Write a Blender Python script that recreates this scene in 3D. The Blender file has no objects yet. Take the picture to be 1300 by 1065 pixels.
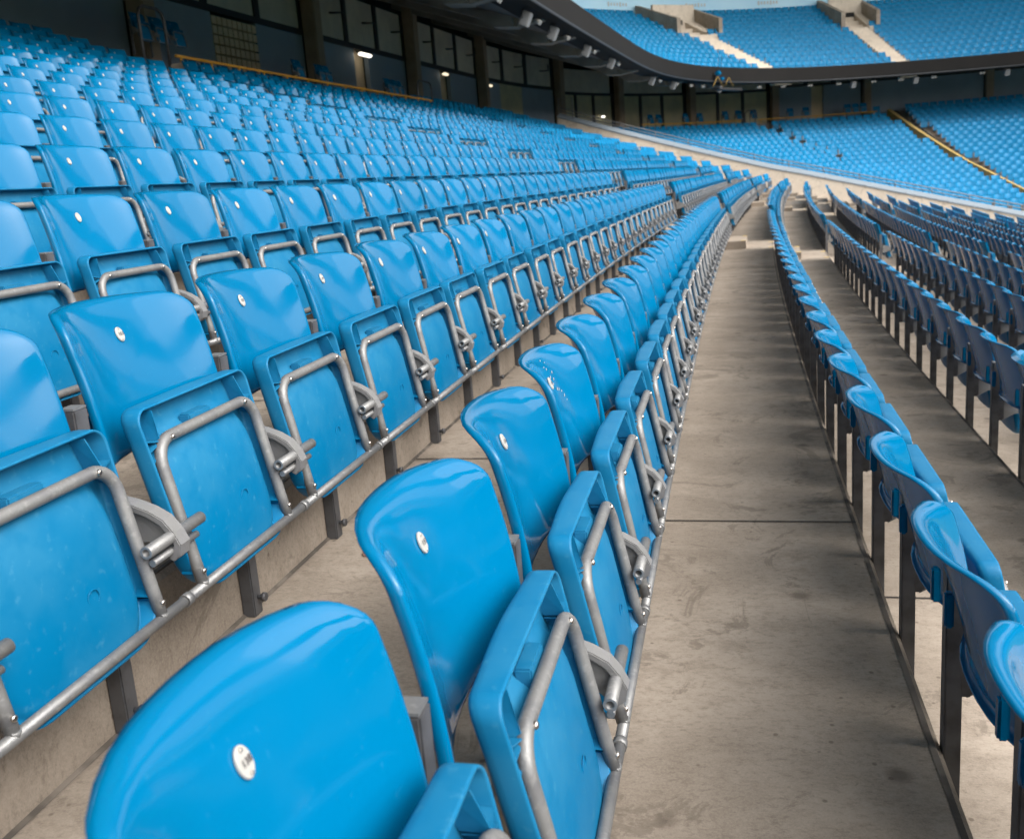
import bpy, bmesh, math, random
import numpy as np
from mathutils import Matrix, Vector
random.seed(7); rng = np.random.default_rng(7)
scene = bpy.context.scene
COL = scene.collection
PI = math.pi

# ------------------------------------------------------------------ camera
CAM = (0.2007314936, -1.3209391890, 0.8051708014)
FPX = 1192.5
_y, _p, _r = math.radians(13.41273581), math.radians(12.00313220), math.radians(-4.41075672)
Fv = Vector((-math.sin(_y)*math.cos(_p), math.cos(_y)*math.cos(_p), -math.sin(_p)))
R0 = Vector((math.cos(_y), math.sin(_y), 0)); U0 = R0.cross(Fv)
Rv = math.cos(_r)*R0 + math.sin(_r)*U0; Uv = -math.sin(_r)*R0 + math.cos(_r)*U0
cd = bpy.data.cameras.new('camera'); cam = bpy.data.objects.new('camera', cd); COL.objects.link(cam)
M = Matrix.Identity(4)
for i in range(3):
    M[i][0] = Rv[i]; M[i][1] = Uv[i]; M[i][2] = -Fv[i]; M[i][3] = CAM[i]
cam.matrix_world = M
cd.sensor_fit = 'HORIZONTAL'; cd.sensor_width = 36.0; cd.lens = FPX/1300*36.0
cd.shift_y = -(532.5-487.5)/1300.0
cd.clip_start = 0.02; cd.clip_end = 1500
cd.dof.use_dof = True; cd.dof.focus_distance = 2.1; cd.dof.aperture_fstop = 7.0
scene.camera = cam

# ------------------------------------------------------------------ world and sun
SUN_EL, SUN_AZ = 43.0, 115.0        # azimuth from +y towards +x
w = bpy.data.worlds.new('World'); scene.world = w; w.use_nodes = True
nt = w.node_tree; nt.nodes.clear()
out = nt.nodes.new('ShaderNodeOutputWorld'); bg = nt.nodes.new('ShaderNodeBackground')
sky = nt.nodes.new('ShaderNodeTexSky'); sky.sky_type = 'NISHITA'; sky.sun_disc = False
sky.sun_elevation = math.radians(SUN_EL); sky.sun_rotation = math.radians(SUN_AZ)
sky.air_density = 1.0; sky.dust_density = 6.0; sky.ozone_density = 0.6
hs = nt.nodes.new('ShaderNodeHueSaturation'); hs.inputs['Saturation'].default_value = 0.25
nt.links.new(sky.outputs[0], hs.inputs['Color']); nt.links.new(hs.outputs[0], bg.inputs[0])
bg.inputs[1].default_value = 0.15
nt.links.new(bg.outputs[0], out.inputs[0])
sd = bpy.data.lights.new('sun', 'SUN'); sd.energy = 1.4; sd.angle = math.radians(110); sd.color = (1.0, 0.95, 0.88)
so = bpy.data.objects.new('sun', sd); COL.objects.link(so)
dv = Vector((math.sin(math.radians(SUN_AZ))*math.cos(math.radians(SUN_EL)), math.cos(math.radians(SUN_AZ))*math.cos(math.radians(SUN_EL)), math.sin(math.radians(SUN_EL))))
so.rotation_euler = dv.to_track_quat('Z', 'Y').to_euler()
scene.view_settings.view_transform = 'Standard'; scene.view_settings.look = 'None'
scene.view_settings.exposure = 1.1; scene.view_settings.gamma = 1.0

# ------------------------------------------------------------------ materials
def mat(name, color, rough=0.5, metal=0.0, spec=0.5, noise=None, bump=None, rnd=0.0, emit=None, coat=0.0, rough_noise=0.0):
    m = bpy.data.materials.new(name); m.use_nodes = True
    n = m.node_tree; b = n.nodes['Principled BSDF']
    b.inputs['Base Color'].default_value = (*color, 1); b.inputs['Roughness'].default_value = rough
    b.inputs['Metallic'].default_value = metal; b.inputs['Specular IOR Level'].default_value = spec
    b.inputs['Coat Weight'].default_value = coat
    tc = n.nodes.new('ShaderNodeTexCoord')
    last = None
    if noise:                                   # list of (scale, detail, color2, lo, hi)
        for sc, det, c2, lo, hi, amt in noise:
            t = n.nodes.new('ShaderNodeTexNoise'); t.inputs['Scale'].default_value = sc; t.inputs['Detail'].default_value = det
            n.links.new(tc.outputs['Object'], t.inputs['Vector'])
            mr = n.nodes.new('ShaderNodeMapRange'); mr.inputs[1].default_value = lo; mr.inputs[2].default_value = hi
            mr.inputs[3].default_value = 0; mr.inputs[4].default_value = amt
            n.links.new(t.outputs[0], mr.inputs[0])
            mx = n.nodes.new('ShaderNodeMix'); mx.data_type = 'RGBA'
            n.links.new(mr.outputs[0], mx.inputs[0])
            if last: n.links.new(last, mx.inputs[6])
            else: mx.inputs[6].default_value = (*color, 1)
            mx.inputs[7].default_value = (*c2, 1)
            last = mx.outputs[2]
    if rnd:
        oi = n.nodes.new('ShaderNodeObjectInfo'); mr = n.nodes.new('ShaderNodeMapRange')
        mr.inputs[3].default_value = 1-rnd; mr.inputs[4].default_value = 1+rnd
        gi = n.nodes.new('ShaderNodeNewGeometry'); ad = n.nodes.new('ShaderNodeMath'); ad.operation = 'ADD'
        n.links.new(oi.outputs['Random'], ad.inputs[0]); n.links.new(gi.outputs['Random Per Island'], ad.inputs[1])
        mr.inputs[2].default_value = 2.0; n.links.new(ad.outputs[0], mr.inputs[0])
        hsv = n.nodes.new('ShaderNodeHueSaturation'); n.links.new(mr.outputs[0], hsv.inputs['Value'])
        if last: n.links.new(last, hsv.inputs['Color'])
        else: hsv.inputs['Color'].default_value = (*color, 1)
        last = hsv.outputs[0]
    if last: n.links.new(last, b.inputs['Base Color'])
    if rough_noise:
        t = n.nodes.new('ShaderNodeTexNoise'); t.inputs['Scale'].default_value = 9; t.inputs['Detail'].default_value = 6
        n.links.new(tc.outputs['Object'], t.inputs['Vector'])
        mr = n.nodes.new('ShaderNodeMapRange'); mr.inputs[1].default_value = .3; mr.inputs[2].default_value = .7
        mr.inputs[3].default_value = max(.04, rough-rough_noise); mr.inputs[4].default_value = rough+rough_noise
        n.links.new(t.outputs[0], mr.inputs[0]); n.links.new(mr.outputs[0], b.inputs['Roughness'])
    if bump:
        t = n.nodes.new('ShaderNodeTexNoise'); t.inputs['Scale'].default_value = bump[0]; t.inputs['Detail'].default_value = 5
        n.links.new(tc.outputs['Object'], t.inputs['Vector'])
        bp = n.nodes.new('ShaderNodeBump'); bp.inputs['Strength'].default_value = bump[1]; bp.inputs['Distance'].default_value = bump[2]
        n.links.new(t.outputs[0], bp.inputs['Height']); n.links.new(bp.outputs[0], b.inputs['Normal'])
    if emit:
        b.inputs['Emission Color'].default_value = (*emit[0], 1); b.inputs['Emission Strength'].default_value = emit[1]
    return m

BLUE = (0.0, 0.118, 0.258)
def blue_plastic(name, rough, dusty, rnd):
    m = mat(name, BLUE, rough, rnd=rnd, rough_noise=0.06,
            noise=[(3.5, 4, (0.0, 0.13, 0.28), .45, .75, .5), (70, 3, (0.02, 0.17, 0.32), .66, .80, .5)] if not dusty else
                  [(4, 5, (0.032, 0.175, 0.30), .34, .66, .65), (26, 7, (0.0, 0.115, 0.25), .5, .68, .5), (60, 3, (0.07, 0.24, 0.35), .62, .78, .3)])
    m.node_tree.nodes['Principled BSDF'].inputs['Specular IOR Level'].default_value = 0.15 if dusty else 0.34
    return m
M_BACK = blue_plastic('blue_plastic_glossy', 0.10, False, 0.12)
M_PAN = blue_plastic('blue_plastic_dusty', 0.36, True, 0.10)
M_FARSEAT = mat('blue_plastic_far_lit', (0.0, 0.172, 0.365), 0.38, spec=0.18, rnd=.14)  # brighter copy of the seat blue: open light on the far stands painted in
M_GALV = mat('galvanised_steel', (0.22, 0.22, 0.217), 0.5, metal=0.45, noise=[(22, 5, (0.17, 0.172, 0.18), .42, .62, .9), (90, 3, (0.31, 0.31, 0.30), .55, .7, .6)], bump=(160, .25, .002), rough_noise=.1)
M_CAST = mat('cast_metal', (0.20, 0.20, 0.197), 0.6, metal=0.3, noise=[(30, 5, (0.21, 0.21, 0.22), .4, .65, .8)], bump=(120, .4, .003))
M_LEG = mat('leg_steel', (0.115, 0.117, 0.125), 0.5, metal=0.4, noise=[(18, 5, (0.07, 0.068, 0.07), .42, .65, .9)], bump=(90, .3, .002))  # darker copy of the galvanised steel; the legs' shadow is in the colour
M_SCREW = mat('screw_steel', (0.6, 0.55, 0.5), 0.3, metal=1.0)
M_PLATE = mat('plate_white', (0.40, 0.39, 0.365), 0.35)
M_INK = mat('ink_dark', (0.03, 0.02, 0.03), 0.5)
M_FASCIA = mat('fascia_charcoal', (0.011, 0.0102, 0.0098), 0.8, spec=0.2, noise=[(0.8, 3, (0.009, 0.0085, 0.0083), .4, .6, .8)])
M_FASCIA_RIB = mat('fascia_trim', (0.02, 0.024, 0.03), 0.5)
M_SOFFIT = mat('soffit_grey', (0.15, 0.145, 0.14), 0.8, noise=[(0.7, 3, (0.11, 0.105, 0.10), .4, .6, .8)])
M_BEAM = mat('beam_concrete', (0.28, 0.27, 0.25), 0.85, noise=[(1.5, 4, (0.20, 0.19, 0.18), .4, .65, .8)])
M_COLUMN = mat('column_brown', (0.34, 0.26, 0.19), 0.8, noise=[(2, 4, (0.26, 0.19, 0.14), .4, .65, .8)])
M_PANEL = mat('wall_panel_blue', (0.26, 0.32, 0.39), 0.6, noise=[(1, 3, (0.23, 0.285, 0.35), .4, .6, .8)])
M_BLIND = mat('window_blind', (0.62, 0.58, 0.50), 0.75, noise=[(1.2, 3, (0.50, 0.47, 0.42), .4, .6, .8)])
M_OLIVE = mat('window_olive', (0.55, 0.50, 0.32), 0.6, noise=[(1.2, 3, (0.42, 0.39, 0.27), .4, .6, .8)])
M_BEIGE = mat('door_beige', (0.72, 0.55, 0.36), 0.7, noise=[(1.2, 3, (0.60, 0.46, 0.31), .4, .6, .8)])
M_FRAME = mat('frame_black', (0.02, 0.02, 0.022), 0.5)
M_YELLOW = mat('yellow_paint', (0.62, 0.32, 0.035), 0.45)
M_STRAP = mat('strap_ochre', (0.22, 0.14, 0.03), 0.7)
M_YELLOW2 = mat('yellow_nosing', (0.60, 0.42, 0.13), 0.7, noise=[(14, 4, (0.40, 0.30, 0.16), .45, .65, .8)])
M_WHITE = mat('lamp_white', (0.42, 0.405, 0.38), 0.4)
M_GREYBOX = mat('speaker_grey', (0.20, 0.205, 0.21), 0.5)
M_BAND = mat('band_pale_blue', (0.36, 0.62, 0.80), 0.5, noise=[(0.3, 2, (0.45, 0.70, 0.84), .4, .6, .8)])
M_PARA = mat('parapet_white_blue', (0.22, 0.26, 0.30), 0.45)
M_LAMP = mat('lamp_lit', (1, 1, 1), 0.5, emit=((1, 0.93, 0.80), 1.1))
M_LAMP2 = mat('lamp_lit_warm', (1, 1, 1), 0.5, emit=((1, 0.85, 0.6), 0.5))
M_GRASS = mat('pitch_grass', (0.05, 0.12, 0.03), 0.9, noise=[(0.4, 3, (0.04, 0.10, 0.025), .4, .6, .8)])
M_ROOF = mat('roof_grey', (0.30, 0.30, 0.31), 0.7)
M_DARK = mat('void_dark', (0.015, 0.015, 0.016), 0.9)
M_GAP = mat('joint_dark', (0.03, 0.027, 0.024), 0.9)
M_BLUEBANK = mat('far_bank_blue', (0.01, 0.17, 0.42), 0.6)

def concrete(name, base, dark, light):
    m = bpy.data.materials.new(name); m.use_nodes = True
    n = m.node_tree; b = n.nodes['Principled BSDF']; b.inputs['Roughness'].default_value = 0.9
    b.inputs['Specular IOR Level'].default_value = 0.25
    tc = n.nodes.new('ShaderNodeTexCoord')
    def noise(scale, det, lo, hi, vscale=None, dist=0.0, rough=.6):
        t = n.nodes.new('ShaderNodeTexNoise'); t.inputs['Scale'].default_value = scale; t.inputs['Detail'].default_value = det
        t.inputs['Distortion'].default_value = dist; t.inputs['Roughness'].default_value = rough
        if vscale:
            mp = n.nodes.new('ShaderNodeMapping'); mp.inputs['Scale'].default_value = vscale
            n.links.new(tc.outputs['Object'], mp.inputs[0]); n.links.new(mp.outputs[0], t.inputs['Vector'])
        else: n.links.new(tc.outputs['Object'], t.inputs['Vector'])
        mr = n.nodes.new('ShaderNodeMapRange'); mr.inputs[1].default_value = lo; mr.inputs[2].default_value = hi
        n.links.new(t.outputs[0], mr.inputs[0]); return mr.outputs[0]
    def mix(fac, a, c, amt):
        mm = n.nodes.new('ShaderNodeMath'); mm.operation = 'MULTIPLY'; mm.inputs[1].default_value = amt
        n.links.new(fac, mm.inputs[0])
        mx = n.nodes.new('ShaderNodeMix'); mx.data_type = 'RGBA'; n.links.new(mm.outputs[0], mx.inputs[0])
        if isinstance(a, tuple): mx.inputs[6].default_value = (*a, 1)
        else: n.links.new(a, mx.inputs[6])
        mx.inputs[7].default_value = (*c, 1); return mx.outputs[2]
    c = mix(noise(1.3, 5, .38, .62, dist=.4), base, dark, .85)
    c = mix(noise(2.6, 6, .48, .68, vscale=(1, 1.3, 1), dist=.8), c, light, .45)
    c = mix(noise(7, 8, .48, .66, vscale=(1, 1.5, 1), rough=.8), c, dark, .75)
    c = mix(noise(.55, 4, .50, .60, dist=.6), c, dark, .35)
    c = mix(noise(160, 3, .35, .70, rough=.9), c, (light[0]*1.15, light[1]*1.15, light[2]*1.15), .35)
    c = mix(noise(45, 5, .5, .72, vscale=(1, 1.8, 1), rough=.8), c, (dark[0]*.6, dark[1]*.6, dark[2]*.6), .55)
    c = mix(noise(3.1, 9, .56, .60, dist=1.2, rough=.72), c, (dark[0]*.7, dark[1]*.7, dark[2]*.7), .5)
    # blotches: round stains of dropped gum and drips
    v = n.nodes.new('ShaderNodeTexVoronoi'); v.inputs['Scale'].default_value = 3.4; n.links.new(tc.outputs['Object'], v.inputs['Vector'])
    mr = n.nodes.new('ShaderNodeMapRange'); mr.inputs[1].default_value = .115; mr.inputs[2].default_value = .05; n.links.new(v.outputs['Distance'], mr.inputs[0])
    c = mix(mr.outputs[0], c, (dark[0]*.45, dark[1]*.42, dark[2]*.42), .6)
    v = n.nodes.new('ShaderNodeTexVoronoi'); v.inputs['Scale'].default_value = 13; n.links.new(tc.outputs['Object'], v.inputs['Vector'])
    mr = n.nodes.new('ShaderNodeMapRange'); mr.inputs[1].default_value = .09; mr.inputs[2].default_value = .05; n.links.new(v.outputs['Distance'], mr.inputs[0])
    c = mix(mr.outputs[0], c, (dark[0]*.4, dark[1]*.36, dark[2]*.35), .55)
    n.links.new(c, b.inputs['Base Color'])
    t = n.nodes.new('ShaderNodeTexNoise'); t.inputs['Scale'].default_value = 70; t.inputs['Detail'].default_value = 8
    n.links.new(tc.outputs['Object'], t.inputs['Vector'])
    bp = n.nodes.new('ShaderNodeBump'); bp.inputs['Strength'].default_value = .35; bp.inputs['Distance'].default_value = .004
    n.links.new(t.outputs[0], bp.inputs['Height']); n.links.new(bp.outputs[0], b.inputs['Normal'])
    return m
M_CONC = concrete('concrete_terrace', (0.355, 0.300, 0.245), (0.21, 0.173, 0.136), (0.44, 0.378, 0.312))
M_CONC_L = concrete('concrete_pale', (0.66, 0.57, 0.47), (0.52, 0.45, 0.37), (0.74, 0.66, 0.56))

# ------------------------------------------------------------------ bowl geometry
KAP, K2 = 0.003400434869, -2.9705493e-05
D, HU, HD, H2 = 0.78776551, 0.23253401, 0.19310632, 0.0016544
EX, EZ = 0.6078867, -0.40642119
FLOOR = -EZ
def heading(s): return KAP*s + K2*s*s
def near(X, s):
    """radial offset X (towards the pitch), s along the row -> x, y, heading"""
    n = 24; t = (np.arange(n)+.5)/n*s; ph = KAP*t + K2*t*t
    x = np.sin(ph).sum()*s/n; y = np.cos(ph).sum()*s/n; h = heading(s)
    return x + X*math.cos(h), y - X*math.sin(h), h
KN = [-2e-4, 6e-4, 7.4e-3, 2.36e-2, 4.73e-2, 6.38e-2, 6.73e-2, 6.04e-2, 4.88e-2, 3.64e-2, 2.48e-2, 1.37e-2, 2.9e-3]
_u = np.arange(0, 260, .25)
def _k(t):
    if t < 48: return float(np.interp(t, np.arange(13)*4.0, KN))
    if t < 92: return 0.001
    if t < 114: return 0.068
    return 0.002 if t < 215 else 0.06
_kap = np.array([_k(t) for t in _u])
_h = heading(30.) + np.cumsum(_kap)*.25
_sx, _sy, _ = near(-5, 30.)
_fx = _sx + np.cumsum(np.sin(_h))*.25; _fy = _sy + np.cumsum(np.cos(_h))*.25
_U = 30 + _u + .25
def far(X, u):
    if u < 30.25: return near(X, u)
    xx = float(np.interp(u, _U, _fx)); yy = float(np.interp(u, _U, _fy)); h = float(np.interp(u, _U, _h)); o = X + 5
    return xx + o*math.cos(h), yy - o*math.sin(h), h
def kap_at(u): return float(np.interp(u, _U, _kap)) if u > 30 else KAP
def H(r): return r*HU + H2*r*r if r > 0 else r*HD
AISLES = [(13.2, 14.3), (27.95, 28.95), (35.8, 36.7)]
S_END, S_WALL = 41.0, 42.3

def proj(x, y, z):
    d = Vector((x-CAM[0], y-CAM[1], z-CAM[2])); k = d.dot(Fv)
    if k < .05: return None
    return 650+FPX*d.dot(Rv)/k, 487.5-FPX*d.dot(Uv)/k, k

# ------------------------------------------------------------------ mesh helpers
class MB:
    def __init__(s): s.v = []; s.f = []; s.m = []; s.sm = []
    def add(s, vs, fs, m=0, smooth=False):
        b = len(s.v); s.v += [tuple(q) for q in vs]
        for f in fs: s.f.append(tuple(i+b for i in f)); s.m.append(m); s.sm.append(smooth)
    def box(s, c, d, m=0, rot=0.0, bev=0.0, ax='z'):
        hx, hy, hz = d[0]/2, d[1]/2, d[2]/2
        if bev > 0:
            bm = bmesh.new(); bmesh.ops.create_cube(bm, size=1)
            for v in bm.verts: v.co = Vector((v.co.x*d[0], v.co.y*d[1], v.co.z*d[2]))
            bmesh.ops.bevel(bm, geom=bm.edges[:], offset=bev, segments=2, affect='EDGES')
            bm.verts.index_update(); vs = [v.co.copy() for v in bm.verts]; fs = [[v.index for v in f.verts] for f in bm.faces]; bm.free()
        else:
            vs = [Vector((x, y, z)) for x in (-hx, hx) for y in (-hy, hy) for z in (-hz, hz)]
            fs = [(0,1,3,2), (4,6,7,5), (0,4,5,1), (2,3,7,6), (0,2,6,4), (1,5,7,3)]
        if rot:
            R = Matrix.Rotation(rot, 3, ax.upper()); vs = [R @ v for v in vs]
        s.add([v + Vector(c) for v in vs], fs, m)
    def tube(s, pts, r, seg=10, m=0, caps=True, hollow=False, radii=None):
        pts = [Vector(p) for p in pts]; n = len(pts); rings = []
        up = None
        for i, p in enumerate(pts):
            t = (pts[min(i+1, n-1)] - pts[max(i-1, 0)]).normalized()
            if up is None: up = Vector((0, 0, 1)) if abs(t.z) < .9 else Vector((1, 0, 0))
            a = t.cross(up).normalized(); up = a.cross(t).normalized()
            rr = radii[i] if radii else r
            rings.append([p + rr*(math.cos(q)*a + math.sin(q)*up) for q in [2*PI*k/seg for k in range(seg)]])
        b = len(s.v); s.v += [tuple(q) for rg in rings for q in rg]
        for i in range(n-1):
            for k in range(seg):
                s.f.append((b+i*seg+k, b+(i+1)*seg+k, b+(i+1)*seg+(k+1) % seg, b+i*seg+(k+1) % seg)); s.m.append(m); s.sm.append(True)
        if caps:
            s.f.append(tuple(b+k for k in range(seg))); s.m.append(m); s.sm.append(False)
            s.f.append(tuple(b+(n-1)*seg+k for k in reversed(range(seg)))); s.m.append(m); s.sm.append(False)
    def poly(s, pts2, y0, y1, m=0, plane='xz'):
        n = len(pts2)
        if plane == 'xz': vs = [(a, y0, b) for a, b in pts2] + [(a, y1, b) for a, b in pts2]
        else: vs = [(y0, a, b) for a, b in pts2] + [(y1, a, b) for a, b in pts2]
        fs = [tuple(range(n)), tuple(reversed(range(n, 2*n)))] + [(i, (i+n), (i+1) % n+n, (i+1) % n) for i in range(n)]
        s.add(vs, fs, m)
    def mesh(s, name, mats, fix=True):
        me = bpy.data.meshes.new(name); me.from_pydata(s.v, [], s.f)
        for q in mats: me.materials.append(q)
        me.polygons.foreach_set('material_index', s.m); me.polygons.foreach_set('use_smooth', s.sm)
        if fix:
            bm = bmesh.new(); bm.from_mesh(me); bmesh.ops.recalc_face_normals(bm, faces=bm.faces); bm.to_mesh(me); bm.free()
        me.update(); return me
    def build(s, name, mats, parent=None, loc=None, rz=0.0, **tags):
        if not isinstance(mats, (list, tuple)): mats = [mats]
        o = bpy.data.objects.new(name, s.mesh(name, mats)); COL.objects.link(o)
        if parent: o.parent = parent
        if loc is not None: o.location = loc
        o.rotation_euler[2] = rz
        for k, v in tags.items(): o[k] = v
        return o
def empty(name, loc, rz=0.0, **tags):
    o = bpy.data.objects.new(name, None); COL.objects.link(o); o.location = loc; o.rotation_euler[2] = rz
    o.empty_display_size = .1
    for k, v in tags.items(): o[k] = v
    return o
def sweep(mb, prof, us, fn, m=0, zf=None, smooth=False):
    """ribbon of profile points (X, z) along stations us of path fn"""
    b = len(mb.v); n = len(prof)
    for u in us:
        for X, z in prof:
            x, y, h = fn(X, u); mb.v.append((x, y, z))
    for i in range(len(us)-1):
        for k in range(n-1):
            mb.f.append((b+i*n+k, b+i*n+k+1, b+(i+1)*n+k+1, b+(i+1)*n+k)); mb.m.append(m if not isinstance(m, list) else m[k]); mb.sm.append(smooth)
def frange(a, b, n): return [a+(b-a)*i/n for i in range(n+1)]
ORD = ['zeroth', 'first', 'second', 'third', 'fourth', 'fifth', 'sixth', 'seventh', 'eighth', 'ninth', 'tenth', 'eleventh', 'twelfth', 'thirteenth', 'fourteenth', 'fifteenth', 'sixteenth', 'seventeenth', 'eighteenth', 'nineteenth']
TENS = {2: 'twent', 3: 'thirt', 4: 'fort', 5: 'fift', 6: 'sixt', 7: 'sevent', 8: 'eight', 9: 'ninet'}
def ordn(n):
    if n < 20: return ORD[n]
    t, u = divmod(n, 10)
    return TENS[t]+'ieth' if u == 0 else TENS[t]+'y-'+ORD[u]

# ------------------------------------------------------------------ setting: terraces
def HF(r): return H(r) - .012*max(r, 0)
def stepped(r_hi, r_lo, zoff=0.0, H=H):
    """profile from the highest row down; small chamfer on each nosing"""
    p = []
    for r in range(r_hi, r_lo-1, -1):
        z = H(r)+EZ+zoff
        p.append((-r*D-0.18, z)); p.append((-r*D+EX-.012, z)); p.append((-r*D+EX, z-.012))
    p.append((p[-1][0], p[-1][1]-.4))
    return p
mb = MB()
prof = stepped(14, -14)
sweep(mb, prof, frange(-20, S_WALL, 100), near)
mb.build('terrace', M_CONC, kind='structure')
mb = MB()
prof = stepped(14, -11, 0.0, HF)
sweep(mb, prof, frange(43.3, 86, 120), far)
mb.build('far_terrace', M_CONC, kind='structure')
# joints between the precast units
mb = MB()
for r in range(-6, 4):
    z = H(r)+EZ+.0035
    for s in ([1.87] if r >= 0 else [1.7]) + [8.6, 20.1]:
        mb_w = .004
        a = [near(-r*D-0.178, s-mb_w), near(-r*D+EX-.012, s-mb_w), near(-r*D+EX-.012, s+mb_w), near(-r*D-.178, s+mb_w)]
        mb.add([(q[0], q[1], z) for q in a], [(0, 1, 2, 3)])
mb.build('terrace_joints', M_GAP, kind='structure')
mb = MB()
for r in range(-8, 4):
    z = H(r)+EZ
    sweep(mb, [(-r*D+EX-.026, z+.0030), (-r*D+EX-.013, z+.0034)], frange(-4, 41, 60), near)
    sweep(mb, [(-r*D-.178, z+.008), (-r*D-.168, z+.0032)], frange(-4, 41, 60), near)
mb.build('edge_sealant', mat('sealant_dark', (.085, .072, .06), .9, noise=[(9, 4, (.2, .17, .14), .45, .6, .9)]), kind='structure')
# aisle steps: half-height block at the back of each tread, yellow nosing marks
mb = MB()
for (a, b_) in AISLES + [(41.15, 42.2)]:
    for r in range(-13, 12):
        z0 = H(r)+EZ; z1 = z0 + (H(r+1)-H(r))/2
        Xa, Xb = -r*D-.175, -r*D+.20
        c = [near(Xa, a), near(Xb, a), near(Xb, b_), near(Xa, b_)]
        vs = [(q[0], q[1], z0-.02) for q in c] + [(q[0], q[1], z1) for q in c]
        mb.add(vs, [(4, 5, 6, 7), (0, 1, 5, 4), (1, 2, 6, 5), (2, 3, 7, 6)])
        if a < 40:
            for X1, z in ((-r*D+.20, z1), (-r*D+EX-.012, z0)):
                for s0 in (a+.02, b_-.12):
                    c = [near(X1-.07, s0), near(X1-.003, s0), near(X1-.003, s0+.10), near(X1-.07, s0+.10)]
                    mb.add([(q[0], q[1], z+.004) for q in c], [(0, 1, 2, 3)], 1)
mb.build('aisle_steps', [M_CONC, M_YELLOW2], kind='structure')
mb = MB()
for (a, b_) in [(64.40, 65.45)]:
    for r in range(-6, 14):
        z0 = HF(r)+EZ; z1 = z0 + (HF(r+1)-HF(r))/2
        Xa, Xb = -r*D-.175, -r*D+.20
        c = [far(Xa, a), far(Xb, a), far(Xb, b_), far(Xa, b_)]
        vs = [(q[0], q[1], z0-.02) for q in c] + [(q[0], q[1], z1) for q in c]
        mb.add(vs, [(4, 5, 6, 7), (0, 1, 5, 4), (1, 2, 6, 5), (2, 3, 7, 6)], 0)
mb.build('far_aisle_steps', [M_CONC_L, M_YELLOW2], kind='structure')
# pitch and ground
mb = MB(); g = 400
mb.add([(-g, -g, -5.2), (g, -g, -5.2), (g, g, -5.2), (-g, g, -5.2)], [(0, 1, 2, 3)])
mb.build('pitch_ground', M_GRASS, kind='structure')

# ------------------------------------------------------------------ concourse behind the stand
XW = -12.5
mb = MB()
us = frange(-8, 42.3, 60)
sweep(mb, [(-9.93, 2.6), (-9.93, 3.30), (XW-.02, 3.32)], frange(14.3, 28.0, 16), near)
sweep(mb, [(-9.93, 2.6), (-9.93, 3.22), (XW-.02, 3.24)], frange(43.3, 63.9, 40), far)
sweep(mb, [(-11.48, 3.0), (-11.48, 3.48), (XW-.02, 3.5)], frange(-8, 13.2, 16), near)
sweep(mb, [(-11.48, 3.0), (-11.48, 3.55), (XW-.02, 3.57)], frange(28.3, 42.3, 16), near)
sweep(mb, [(-11.48, 3.0), (-11.48, 3.45), (XW-.02, 3.47)], frange(63.9, 86, 40), far)
mb.build('concourse_floor', M_SOFFIT, kind='structure')

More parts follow.
